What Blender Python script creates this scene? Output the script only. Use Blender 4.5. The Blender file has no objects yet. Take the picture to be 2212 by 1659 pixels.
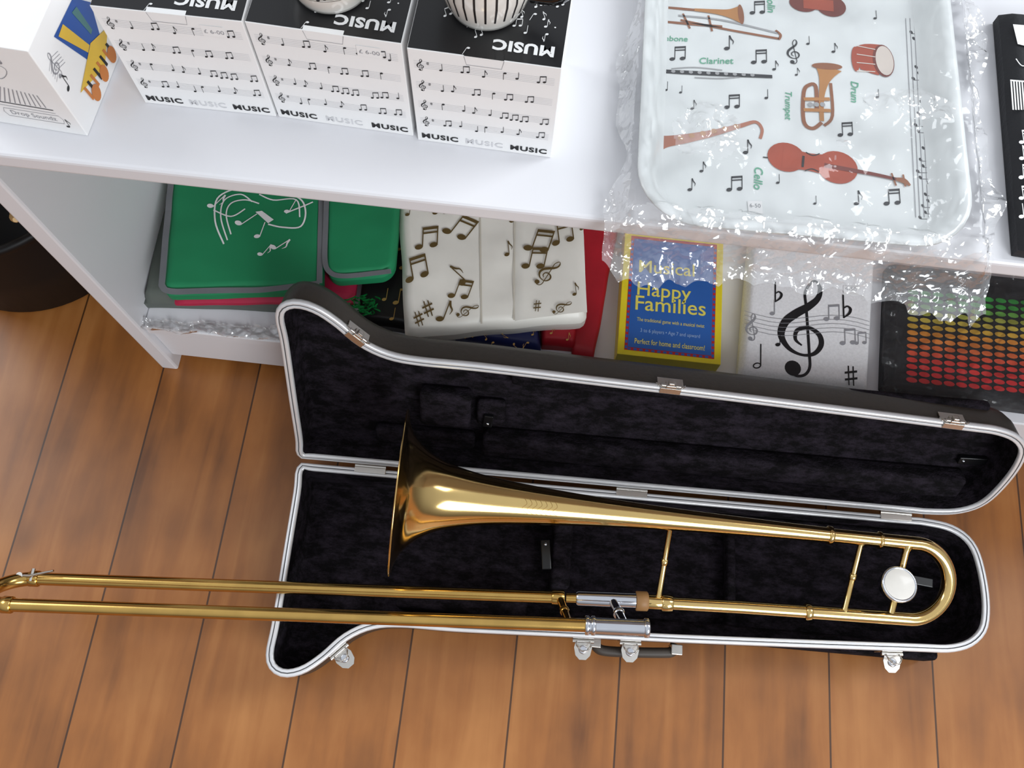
import bpy, bmesh, math, random
from mathutils import Vector, Matrix, noise
random.seed(7)
scn=bpy.context.scene
try: scn.view_settings.view_transform='Standard'
except Exception: pass
# ---------------------------------------------------------------- camera calibration
F=1850.0; CX,CY=1106.0,829.5; HC=1.16
Dn=Vector((-56,670,1850)).normalized()
Yc=Vector((574,-5030,1850)); Yc=(Yc-Dn*Yc.dot(Dn)).normalized()
Xc=Dn.cross(Yc).normalized()
if Xc.x<0: Xc=-Xc
CAM=Vector((0,0,HC))
def ray(u,v):
    q=Vector((u-CX,v-CY,F)); return Vector((q.dot(Xc),q.dot(Yc),-q.dot(Dn)))
def P(u,v,z):
    r=ray(u,v); t=(z-HC)/r.z; return CAM+r*t
def PP(u,v,o,n):
    r=ray(u,v); t=(o-CAM).dot(n)/r.dot(n); return CAM+r*t
R=Vector((Xc.x,Yc.x,-Dn.x)); U=-Vector((Xc.y,Yc.y,-Dn.y)); B=-Vector((Xc.z,Yc.z,-Dn.z))
cd=bpy.data.cameras.new('camera'); cam=bpy.data.objects.new('camera',cd); scn.collection.objects.link(cam)
cd.sensor_width=36; cd.lens=F/2212*36; cd.clip_start=0.02
M=Matrix((R,U,B)).transposed().to_4x4(); M.translation=CAM; cam.matrix_world=M
scn.camera=cam
# ---------------------------------------------------------------- materials
def lin(c):
    return tuple([ (x/255/12.92 if x/255<=.04045 else ((x/255+.055)/1.055)**2.4) for x in c])+(1,)
_m={}
def mat(name,col,rough=.5,metal=0.0,var=.06,scale=30,bump=0,coat=0,sheen=0,spec=None):
    if name in _m: return _m[name]
    m=bpy.data.materials.new(name); m.use_nodes=True; nt=m.node_tree; b=nt.nodes['Principled BSDF']
    tc=nt.nodes.new('ShaderNodeTexCoord'); nz=nt.nodes.new('ShaderNodeTexNoise'); nz.inputs['Scale'].default_value=scale; nz.inputs['Detail'].default_value=4
    nt.links.new(tc.outputs['Object'],nz.inputs['Vector'])
    rp=nt.nodes.new('ShaderNodeValToRGB'); c=lin(col)
    rp.color_ramp.elements[0].position=.3; rp.color_ramp.elements[1].position=.7
    rp.color_ramp.elements[0].color=tuple([x*(1-var) for x in c[:3]])+(1,)
    rp.color_ramp.elements[1].color=tuple([min(1,x*(1+var)) for x in c[:3]])+(1,)
    nt.links.new(nz.outputs['Fac'],rp.inputs['Fac']); nt.links.new(rp.outputs['Color'],b.inputs['Base Color'])
    b.inputs['Roughness'].default_value=rough; b.inputs['Metallic'].default_value=metal
    if coat: b.inputs['Coat Weight'].default_value=coat; b.inputs['Coat Roughness'].default_value=.1
    if sheen: b.inputs['Sheen Weight'].default_value=sheen; b.inputs['Sheen Roughness'].default_value=.4
    if spec is not None: b.inputs['Specular IOR Level'].default_value=spec
    if bump:
        bp=nt.nodes.new('ShaderNodeBump'); bp.inputs['Strength'].default_value=bump; bp.inputs['Distance'].default_value=.002
        nt.links.new(nz.outputs['Fac'],bp.inputs['Height']); nt.links.new(bp.outputs['Normal'],b.inputs['Normal'])
    _m[name]=m; return m
WHITE=mat('white_melamine',(226,226,230),.34,var=.015,scale=4)
CARD=mat('white_card',(244,244,244),.45,var=.01)
INK=mat('black_ink',(22,22,25),.5)
BLACKC=mat('black_card',(16,16,19),.4,coat=.15)
GREYI=mat('grey_ink',(150,150,155),.6)
LGREY=mat('pale_grey_ink',(200,200,204),.6)
WPRINT=mat('white_print',(240,240,240),.5)
BRASS=mat('lacquered_brass',(228,196,130),.14,1.0,var=.04,scale=15)
BRASSD=mat('aged_brass',(196,156,86),.2,1.0,var=.1,scale=40)
BRASSL=mat('worn_slide_brass',(206,168,96),.2,1.0,var=.12,scale=25)
CHROME=mat('chrome',(215,218,225),.14,1.0,var=.03)
NICKEL=mat('nickel_latch',(200,196,190),.25,1.0,var=.08)
SHELL=mat('brown_grey_moulded_shell',(60,54,48),.42,var=.08,scale=200,bump=.15)
RIM=mat('aluminium_valance',(228,228,230),.32,.35,var=.04,scale=60)
GROOVE=mat('valance_groove',(120,120,122),.4,.5)
CORK=mat('tan_cork_ring',(150,110,66),.5)
BLKP=mat('black_plastic',(16,16,18),.28)
def plush():
    m=bpy.data.materials.new('black_plush'); m.use_nodes=True; nt=m.node_tree; b=nt.nodes['Principled BSDF']
    tc=nt.nodes.new('ShaderNodeTexCoord')
    n1=nt.nodes.new('ShaderNodeTexNoise'); n1.inputs['Scale'].default_value=45; n1.inputs['Detail'].default_value=9; n1.inputs['Roughness'].default_value=.8
    mp=nt.nodes.new('ShaderNodeMapping'); mp.inputs['Scale'].default_value=(.7,1.5,1.2); nt.links.new(tc.outputs['Object'],mp.inputs['Vector']); nt.links.new(mp.outputs['Vector'],n1.inputs['Vector'])
    rp=nt.nodes.new('ShaderNodeValToRGB'); rp.color_ramp.elements[0].position=.44; rp.color_ramp.elements[0].color=lin((14,12,14)); rp.color_ramp.elements[1].position=.74; rp.color_ramp.elements[1].color=lin((54,47,57))
    nt.links.new(n1.outputs['Fac'],rp.inputs['Fac']); nt.links.new(rp.outputs['Color'],b.inputs['Base Color'])
    n2=nt.nodes.new('ShaderNodeTexNoise'); n2.inputs['Scale'].default_value=400; nt.links.new(tc.outputs['Object'],n2.inputs['Vector'])
    bp=nt.nodes.new('ShaderNodeBump'); bp.inputs['Strength'].default_value=.6; bp.inputs['Distance'].default_value=.002
    nt.links.new(n2.outputs['Fac'],bp.inputs['Height']); nt.links.new(bp.outputs['Normal'],b.inputs['Normal'])
    b.inputs['Roughness'].default_value=.9; b.inputs['Specular IOR Level'].default_value=.1
    return m
PLUSH=plush()
def plastic(name,dens,refl,vs=60,bstr=1.0,blend=.3,mul=.8,rough=.12):
    m=bpy.data.materials.new(name); m.use_nodes=True; nt=m.node_tree
    for n in list(nt.nodes): nt.nodes.remove(n)
    o=nt.nodes.new('ShaderNodeOutputMaterial'); tr=nt.nodes.new('ShaderNodeBsdfTransparent'); tr.inputs['Color'].default_value=(1,1,1,1)
    gl=nt.nodes.new('ShaderNodeBsdfGlossy'); gl.inputs['Roughness'].default_value=rough; gl.inputs['Color'].default_value=(1,1,1,1)
    df=nt.nodes.new('ShaderNodeBsdfDiffuse'); df.inputs['Color'].default_value=(.93,.94,.96,1)
    lw=nt.nodes.new('ShaderNodeLayerWeight'); lw.inputs['Blend'].default_value=blend
    tc=nt.nodes.new('ShaderNodeTexCoord'); nz=nt.nodes.new('ShaderNodeTexNoise'); nz.inputs['Scale'].default_value=30; nz.inputs['Detail'].default_value=3
    nt.links.new(tc.outputs['Object'],nz.inputs['Vector'])
    wr=nt.nodes.new('ShaderNodeMixRGB'); wr.inputs[0].default_value=.06; nt.links.new(tc.outputs['Object'],wr.inputs[1]); nt.links.new(nz.outputs['Color'],wr.inputs[2])
    vo=nt.nodes.new('ShaderNodeTexVoronoi'); vo.inputs['Scale'].default_value=vs; nt.links.new(wr.outputs[0],vo.inputs['Vector'])
    bp=nt.nodes.new('ShaderNodeBump'); bp.inputs['Strength'].default_value=bstr; bp.inputs['Distance'].default_value=.004; nt.links.new(vo.outputs['Distance'],bp.inputs['Height'])
    for n in (gl,lw): nt.links.new(bp.outputs['Normal'],n.inputs['Normal'])
    m1=nt.nodes.new('ShaderNodeMixShader'); m1.inputs[0].default_value=dens; nt.links.new(tr.outputs[0],m1.inputs[1]); nt.links.new(df.outputs[0],m1.inputs[2])
    mx=nt.nodes.new('ShaderNodeMath'); mx.operation='MULTIPLY_ADD'; mx.inputs[1].default_value=mul; mx.inputs[2].default_value=refl; nt.links.new(lw.outputs['Fresnel'],mx.inputs[0])
    m2=nt.nodes.new('ShaderNodeMixShader'); nt.links.new(mx.outputs[0],m2.inputs[0]); nt.links.new(m1.outputs[0],m2.inputs[1]); nt.links.new(gl.outputs[0],m2.inputs[2])
    nt.links.new(m2.outputs[0],o.inputs['Surface']); return m
PLASTIC=plastic('clear_crinkled_plastic',.035,.02,30,.55,.2,.8,.1)
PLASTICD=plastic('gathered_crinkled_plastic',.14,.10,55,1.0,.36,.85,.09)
PLASTICM=plastic('wrapped_clear_plastic',.015,.01,50,.7,.2,.7)
def wood():
    m=bpy.data.materials.new('varnished_floorboards'); m.use_nodes=True; nt=m.node_tree; b=nt.nodes['Principled BSDF']; N=nt.nodes.new; L=nt.links.new
    tc=N('ShaderNodeTexCoord'); sp=N('ShaderNodeSeparateXYZ'); L(tc.outputs['Object'],sp.inputs[0])
    def mth(op,a,b2=None,c=None):
        n=N('ShaderNodeMath'); n.operation=op
        for i,x in enumerate((a,b2,c)):
            if x is None: continue
            if isinstance(x,(int,float)): n.inputs[i].default_value=x
            else: L(x,n.inputs[i])
        return n.outputs[0]
    k=mth('ADD',mth('DIVIDE',mth('ADD',sp.outputs[0],.1036),.1357),50.0)
    fl=mth('FLOOR',k); fr=mth('FRACT',k)
    ed=mth('MINIMUM',fr,mth('SUBTRACT',1.0,fr))
    seam=mth('LESS_THAN',ed,.009)
    wn=N('ShaderNodeTexWhiteNoise'); wn.noise_dimensions='1D'; L(fl,wn.inputs['W'])
    cb=N('ShaderNodeCombineXYZ'); L(mth('MULTIPLY',sp.outputs[0],16.0),cb.inputs[0]); L(mth('MULTIPLY',sp.outputs[1],1.5),cb.inputs[1]); L(mth('MULTIPLY',fl,3.7),cb.inputs[2])
    g=N('ShaderNodeTexNoise'); g.inputs['Scale'].default_value=2.4; g.inputs['Detail'].default_value=8; g.inputs['Distortion'].default_value=.6; L(cb.outputs[0],g.inputs['Vector'])
    cb2=N('ShaderNodeCombineXYZ'); L(mth('MULTIPLY',sp.outputs[0],3.0),cb2.inputs[0]); L(mth('MULTIPLY',sp.outputs[1],1.8),cb2.inputs[1]); L(fl,cb2.inputs[2])
    g2=N('ShaderNodeTexNoise'); g2.inputs['Scale'].default_value=3; g2.inputs['Detail'].default_value=6; L(cb2.outputs[0],g2.inputs['Vector'])
    f=mth('ADD',mth('MULTIPLY',g.outputs['Fac'],.38),mth('ADD',mth('MULTIPLY',g2.outputs['Fac'],.56),mth('MULTIPLY',mth('SUBTRACT',wn.outputs['Value'],.5),.10)))
    rp=N('ShaderNodeValToRGB'); e=rp.color_ramp.elements; e[0].position=.26; e[0].color=lin((104,60,24)); e[1].position=.7; e[1].color=lin((186,126,68))
    x=e.new(.46); x.color=lin((154,95,42)); L(f,rp.inputs['Fac'])
    vo=N('ShaderNodeTexVoronoi'); vo.inputs['Scale'].default_value=1.0
    cb3=N('ShaderNodeCombineXYZ'); L(mth('MULTIPLY',sp.outputs[0],5.0),cb3.inputs[0]); L(mth('MULTIPLY',sp.outputs[1],3.6),cb3.inputs[1]); L(mth('MULTIPLY',fl,1.9),cb3.inputs[2]); L(cb3.outputs[0],vo.inputs['Vector'])
    kr=N('ShaderNodeValToRGB'); kr.color_ramp.elements[0].position=.04; kr.color_ramp.elements[0].color=(1,1,1,1); kr.color_ramp.elements[1].position=.13; kr.color_ramp.elements[1].color=(0,0,0,1); L(vo.outputs['Distance'],kr.inputs['Fac'])
    mk=N('ShaderNodeMixRGB'); L(mth('MULTIPLY',kr.outputs['Color'],.5),mk.inputs[0]); L(rp.outputs['Color'],mk.inputs[1]); mk.inputs[2].default_value=lin((86,46,18))
    ms=N('ShaderNodeMixRGB'); L(mth('MULTIPLY',seam,.85),ms.inputs[0]); L(mk.outputs[0],ms.inputs[1]); ms.inputs[2].default_value=lin((42,22,9))
    L(ms.outputs[0],b.inputs['Base Color'])
    b.inputs['Roughness'].default_value=.42; b.inputs['Coat Weight'].default_value=.2; b.inputs['Coat Roughness'].default_value=.26
    bp=N('ShaderNodeBump'); bp.inputs['Strength'].default_value=.25; bp.inputs['Distance'].default_value=.002
    L(mth('SUBTRACT',mth('MULTIPLY',g2.outputs['Fac'],1.2),seam),bp.inputs['Height']); L(bp.outputs['Normal'],b.inputs['Normal']); L(bp.outputs['Normal'],b.inputs['Coat Normal'])
    return m
# ---------------------------------------------------------------- mesh builder
WL={}
class MB:
    def __init__(s): s.v=[];s.f=[];s.mi=[];s.sm=[];s.mats=[]
    def m(s,mt):
        if mt not in s.mats: s.mats.append(mt)
        return s.mats.index(mt)
    def add(s,vs,fs,mt,smooth=False,M=None):
        o=len(s.v); i=s.m(mt)
        for p in vs:
            p=Vector(p); s.v.append(M@p if M is not None else p)
        for f in fs: s.f.append([o+k for k in f]); s.mi.append(i); s.sm.append(smooth)
    def obj(s,name,parent=None,label=None,recalc=True,origin=None):
        me=bpy.data.meshes.new(name)
        xs=[p.x for p in s.v]; ys=[p.y for p in s.v]; zs=[p.z for p in s.v]
        O=origin or Vector(((min(xs)+max(xs))/2,(min(ys)+max(ys))/2,min(zs)))
        me.from_pydata([tuple(p-O) for p in s.v],[],s.f)
        for mt in s.mats: me.materials.append(mt)
        for i,p in enumerate(me.polygons): p.material_index=s.mi[i]; p.use_smooth=s.sm[i]
        if recalc:
            bm=bmesh.new(); bm.from_mesh(me); bmesh.ops.recalc_face_normals(bm,faces=bm.faces); bm.to_mesh(me); bm.free()
        ob=bpy.data.objects.new(name,me); scn.collection.objects.link(ob)
        WL[ob.name]=O
        if parent is not None: ob.parent=parent; ob.location=O-WL[parent.name]
        else: ob.location=O
        if label: ob['label']=label
        return ob
def empty(name,loc,label,cat,group=None):
    e=bpy.data.objects.new(name,None); e.empty_display_size=.02; scn.collection.objects.link(e); e.location=loc; WL[e.name]=Vector(loc)
    e['label']=label; e['category']=cat
    if group: e['group']=group
    return e
def tag(o,label,cat,group=None,kind=None):
    o['label']=label; o['category']=cat
    if group: o['group']=group
    if kind: o['kind']=kind
_rb={}
def rbox(sx,sy,sz,bev=.001,seg=2):
    k=(round(sx,5),round(sy,5),round(sz,5),bev,seg)
    if k in _rb: return _rb[k]
    bm=bmesh.new(); bmesh.ops.create_cube(bm,size=1)
    for v in bm.verts: v.co=Vector((v.co.x*sx,v.co.y*sy,v.co.z*sz))
    if bev>0: bmesh.ops.bevel(bm,geom=bm.edges[:],offset=bev,segments=seg,profile=.5,affect='EDGES')
    r=([v.co.copy() for v in bm.verts],[[x.index for x in f.verts] for f in bm.faces]); bm.free(); _rb[k]=r; return r
def box(mb,lo,hi,mt,bev=.001,M=None,smooth=False,seg=2):
    lo=Vector(lo);hi=Vector(hi); c=(lo+hi)/2; d=hi-lo; v,f=rbox(d.x,d.y,d.z,bev,seg)
    mb.add([p+c for p in v],f,mt,smooth,M)
def tube(mb,pts,r,mt,seg=16,caps=True,M=None):
    pts=[Vector(p) for p in pts]; n=len(pts)
    rs=r if isinstance(r,(list,tuple)) else [r]*n
    T=[(pts[min(i+1,n-1)]-pts[max(i-1,0)]).normalized() for i in range(n)]
    a=T[0].orthogonal().normalized(); vs=[];fs=[]
    for i in range(n):
        a=(a-T[i]*a.dot(T[i])).normalized(); b=T[i].cross(a)
        for k in range(seg):
            t=2*math.pi*k/seg; vs.append(pts[i]+(a*math.cos(t)+b*math.sin(t))*rs[i])
    for i in range(n-1):
        for k in range(seg):
            k2=(k+1)%seg; fs.append([i*seg+k,i*seg+k2,(i+1)*seg+k2,(i+1)*seg+k])
    mb.add(vs,fs,mt,True,M)
    if caps:
        mb.add(vs[:seg],[list(range(seg))],mt,False,M); mb.add(vs[-seg:],[list(range(seg))],mt,False,M)
def lathe(mb,o,ax,prof,mt,seg=64,M=None,smooth=True):
    o=Vector(o); ax=Vector(ax).normalized(); a=ax.orthogonal().normalized(); b=ax.cross(a); vs=[];fs=[]
    for (s,r) in prof:
        for k in range(seg):
            t=2*math.pi*k/seg; vs.append(o+ax*s+(a*math.cos(t)+b*math.sin(t))*r)
    for i in range(len(prof)-1):
        for k in range(seg):
            k2=(k+1)%seg; fs.append([i*seg+k,i*seg+k2,(i+1)*seg+k2,(i+1)*seg+k])
    mb.add(vs,fs,mt,smooth,M)
def cr(pts,n=8,closed=False):
    out=[]; N=len(pts); D=len(pts[0])
    rng=N if closed else N-1
    for i in range(rng):
        g=lambda k: pts[k%N] if closed else pts[max(0,min(N-1,k))]
        p0,p1,p2,p3=g(i-1),g(i),g(i+1),g(i+2)
        for j in range(n):
            t=j/n
            out.append(tuple(.5*((2*p1[d])+(-p0[d]+p2[d])*t+(2*p0[d]-5*p1[d]+4*p2[d]-p3[d])*t*t+(-p0[d]+3*p1[d]-3*p2[d]+p3[d])*t**3) for d in range(D)))
    if not closed: out.append(tuple(pts[-1]))
    return out
# ---------------------------------------------------------------- printed surfaces
class Surf:
    def __init__(s,o,ux,uy,h=None):
        s.o=Vector(o); s.x=Vector(ux).normalized(); uy=Vector(uy); s.y=(uy-s.x*uy.dot(s.x)).normalized(); s.n=s.x.cross(s.y); s.h=h
    def mp(s,x,y,dz=0): return s.o+s.x*x+s.y*y+s.n*(dz+(s.h(x,y) if s.h else 0))
    def px(s,u,v):
        d=PP(u,v,s.o,s.n)-s.o; return (d.dot(s.x),d.dot(s.y))
def poly(mb,S,pts,mt,dz=.0003): mb.add([S.mp(p[0],p[1],dz) for p in pts],[list(range(len(pts)))],mt)
def ribbon(mb,S,pts,mt,w=.001,dz=.0003,sm=0):
    n=len(pts); vs=[]
    for i,p in enumerate(pts):
        a=pts[max(i-1,0)];b=pts[min(i+1,n-1)]; dx,dy=b[0]-a[0],b[1]-a[1]; l=math.hypot(dx,dy) or 1; ww=(p[2] if len(p)>2 else w)/2
        nx,ny=-dy/l*ww,dx/l*ww
        vs+= [S.mp(p[0]+nx,p[1]+ny,dz),S.mp(p[0]-nx,p[1]-ny,dz)]
    mb.add(vs,[[2*i,2*i+1,2*i+3,2*i+2] for i in range(n-1)],mt)
def ell(cx,cy,rx,ry,rot=0,n=18):
    c,s=math.cos(rot),math.sin(rot)
    return [(cx+rx*math.cos(t)*c-ry*math.sin(t)*s,cy+rx*math.cos(t)*s+ry*math.sin(t)*c) for t in [2*math.pi*k/n for k in range(n)]]
_tx={}
def textgeo(s,bold,space=1.0):
    k=(s,bold,space)
    if k in _tx: return _tx[k]
    cu=bpy.data.curves.new('t','FONT'); cu.body=s; cu.size=1; cu.offset=bold; cu.resolution_u=3; cu.space_character=space
    ob=bpy.data.objects.new('t',cu); scn.collection.objects.link(ob); bpy.context.view_layer.update()
    dg=bpy.context.evaluated_depsgraph_get(); me=ob.evaluated_get(dg).to_mesh()
    vs=[(v.co.x,v.co.y) for v in me.vertices]; fs=[list(p.vertices) for p in me.polygons]
    ob.evaluated_get(dg).to_mesh_clear(); bpy.data.objects.remove(ob); bpy.data.curves.remove(cu)
    x0=min(v[0] for v in vs);x1=max(v[0] for v in vs)
    _tx[k]=([( (v[0]-x0)/(x1-x0), v[1]/(x1-x0)) for v in vs],fs); return _tx[k]
def text(mb,S,s,p0,p1,mt,bold=0.0,hs=1.0,dz=.0004,space=1.0,slant=0):
    vs,fs=textgeo(s,bold,space); dx,dy=p1[0]-p0[0],p1[1]-p0[1]
    mb.add([S.mp(p0[0]+dx*(x+y*slant)-dy*y*hs,p0[1]+dy*(x+y*slant)+dx*y*hs,dz) for x,y in vs],fs,mt)
def tpx(mb,S,s,a,b,mt,**k): text(mb,S,s,S.px(*a),S.px(*b),mt,**k)
class G:
    def __init__(s,x,y,sz,rot=0,mir=1): s.x,s.y,s.s=x,y,sz; s.c,s.sn=math.cos(rot),math.sin(rot); s.m=mir
    def __call__(s,p):
        a,b=p[0]*s.s*s.m,p[1]*s.s; q=(s.x+a*s.c-b*s.sn,s.y+a*s.sn+b*s.c)
        return q+(p[2]*s.s,) if len(p)>2 else q
def note(mb,S,g,mt,kind,dz=.0003):
    def pl(pts): poly(mb,S,[g(p) for p in pts],mt,dz)
    if kind in ('q','e','h'):
        if kind=='h': ribbon(mb,S,[g(p+(.05,)) for p in ell(0,0,.15,.1,.4)+[ell(0,0,.15,.1,.4)[0]]],mt,dz=dz)
        else: pl(ell(0,0,.17,.12,.4))
        pl([(.12,.02),(.17,.02),(.17,.95),(.12,.95)])
        if kind=='e': ribbon(mb,S,[g(p) for p in cr([(.15,.95,.1),(.24,.72,.09),(.37,.55,.06),(.33,.32,.02)],5)],mt,dz=dz)
    elif kind in('b','bb'):
        pl(ell(0,0,.17,.12,.4)); pl(ell(.6,.12,.17,.12,.4))
        pl([(.12,.02),(.17,.02),(.17,.9),(.12,.9)]); pl([(.72,.12),(.77,.12),(.77,1.02),(.72,1.02)])
        pl([(.12,.78),(.77,.9),(.77,1.03),(.12,.91)])
        if kind=='bb': pl([(.12,.6),(.77,.72),(.77,.8),(.12,.68)])
    elif kind=='s':
        for k in (-.09,.09): pl([(k-.025,-.4),(k+.025,-.4),(k+.025,.4),(k-.025,.4)])
        for k in (-.14,.14): pl([(-.24,k-.09),(.24,k+.02),(.24,k+.11),(-.24,k)])
    elif kind=='f':
        pl([(-.14,-.4),(-.08,-.4),(-.08,.6),(-.14,.6)])
        ribbon(mb,S,[g(p) for p in cr([(-.11,-.38,.04),(.1,-.18,.09),(.16,.02,.11),(.04,.12,.07),(-.1,.02,.04)],5)],mt,dz=dz)
    elif kind=='T':
        pts=[(-.02,-.48,.03),(-.15,-.38,.06),(-.14,-.18,.07),(.06,-.07,.07),(.27,-.17,.09),(.33,-.38,.09),(.22,-.60,.07),(0,-.68,.05),(-.25,-.60,.08),(-.42,-.36,.12),(-.38,-.06,.14),(-.2,.18,.15),(.02,.40,.13),(.17,.62,.1),(.19,.84,.08),(.10,.99,.04),(0,.92,.05),(-.08,.68,.05),(-.03,.38,.05),(.05,-.1,.05),(.13,-.6,.05),(.17,-.9,.05),(.10,-1.08,.05),(-.05,-1.14,.05),(-.17,-1.05,.05)]
        ribbon(mb,S,[g(p) for p in cr([(a*.95+.0,b*.5,c*.8) for a,b,c in [(p[0]*.56,p[1],p[2]*.72) for p in pts]],6)],mt,dz=dz)
        pl(ell(-.07,-.5,.08,.08))
def npx(mb,S,u,v,sp,mt,kind,rot=0,dz=.0003,mir=1):
    a=S.px(u,v); b=S.px(u,v-sp); sz=math.hypot(b[0]-a[0],b[1]-a[1]); note(mb,S,G(a[0],a[1],sz,rot,mir),mt,kind,dz)
def slab(mb,S,quad,th,mt,nu=30,nv=30,rnd=.006,wob=.0,seed=0,mt2=None,corner=0.0):
    TL,TR,BR,BL=[Vector((q[0],q[1])) for q in quad]
    vs=[];fs=[];bt=[]
    W=((TR-TL).length+(BR-BL).length)/2; Hh=((TL-BL).length+(TR-BR).length)/2
    def pos(i,j):
        s,t=i/nu,j/nv
        if corner>0:
            ds=min(s,1-s)*W; dt=min(t,1-t)*Hh
            if ds<corner and dt<corner:
                cx,cy=corner-ds,corner-dt; m=max(cx,cy); l=math.hypot(cx,cy)
                if l>0:
                    k=m/l; nx,ny=cx*k,cy*k
                    s=s+(1 if s<.5 else -1)*(cx-nx)/W; t=t+(1 if t<.5 else -1)*(cy-ny)/Hh
        p=TL*(1-s)*(1-t)+TR*s*(1-t)+BR*s*t+BL*(1-s)*t
        if wob:
            q=noise.noise(Vector((p.x*18,p.y*18,seed))); q2=noise.noise(Vector((p.x*18,p.y*18,seed+9)))
            p=p+Vector((q,q2))*wob
        return p
    for j in range(nv+1):
        for i in range(nu+1):
            p=pos(i,j); d=min(min(i,nu-i)/nu*W,min(j,nv-j)/nv*Hh)
            k=1 if d>=rnd else math.sqrt(max(0,1-(1-d/rnd)**2))
            vs.append(S.mp(p.x,p.y)-S.n*( (1-k)*th*.5)); bt.append(S.o+S.x*p.x+S.y*p.y-S.n*(th))
    w=nu+1
    for j in range(nv):
        for i in range(nu): fs.append([j*w+i,(j+1)*w+i,(j+1)*w+i+1,j*w+i+1])
    mb.add(vs,fs,mt,True)
    ring=[i for i in range(w)]+[j*w+nu for j in range(1,nv+1)]+[nv*w+i for i in range(nu-1,-1,-1)]+[j*w for j in range(nv-1,0,-1)]
    n=len(ring); rv=[vs[k] for k in ring]+[bt[k] for k in ring]
    mb.add(rv,[[k,(k+1)%n,n+(k+1)%n,n+k] for k in range(n)],mt2 or mt,False)
    mb.add([bt[k] for k in ring],[list(range(n))],mt2 or mt,False)
def hn(amp,f,seed,f2=0):
    return lambda x,y: amp*noise.noise(Vector((x*f,y*f,seed)))+ (amp*.4*noise.noise(Vector((x*f*2.3,y*f*2.3,seed+4))))
def crease(x,y,f,seed):
    d,_p=noise.voronoi(Vector((x*f+.6*noise.noise(Vector((x*30,y*30,seed))),y*f,seed))); return d[1]-d[0]
X3=Vector((1,0,0));Y3=Vector((0,1,0));Z3=Vector((0,0,1))
# ---------------------------------------------------------------- setting
mb=MB(); mb.add([(-3,-2.5,0),(3.2,-2.5,0),(3.2,3,0),(-3,3,0)],[[0,1,2,3]],wood()); fl=mb.obj('floor',recalc=False,origin=Vector((0,0,0))); tag(fl,'varnished orange brown wooden floorboards','floor',kind='structure')
# ---------------------------------------------------------------- display unit
ZT=.55; ZL=.14
unit=empty('display_unit',(0.2,.6,0),'white two-tier display unit holding music gifts','shelving')
mb=MB(); box(mb,(-1.0,.372,ZT-.02),(1.15,.86,ZT),WHITE,.004,seg=3); mb.obj('top_board',unit)
mb=MB(); box(mb,(-.513,.387,0),(-.489,.84,ZT-.0205),WHITE,.003); mb.obj('side_panel',unit)
mb=MB(); box(mb,(1.05,.387,0),(1.075,.84,ZT-.0205),WHITE,.003); mb.obj('side_panel',unit)
mb=MB(); box(mb,(-.4885,.392,ZL-.02),(1.0495,.84,ZL),WHITE,.002); mb.obj('lower_shelf',unit)
mb=MB(); box(mb,(-.4885,.397,.035),(1.0495,.415,ZL-.0203),WHITE,.002); mb.obj('plinth',unit)
mb=MB(); box(mb,(-.4885,.825,ZL+.001),(1.0495,.84,ZT-.021),WHITE,.002); mb.obj('back_panel',unit)
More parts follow.
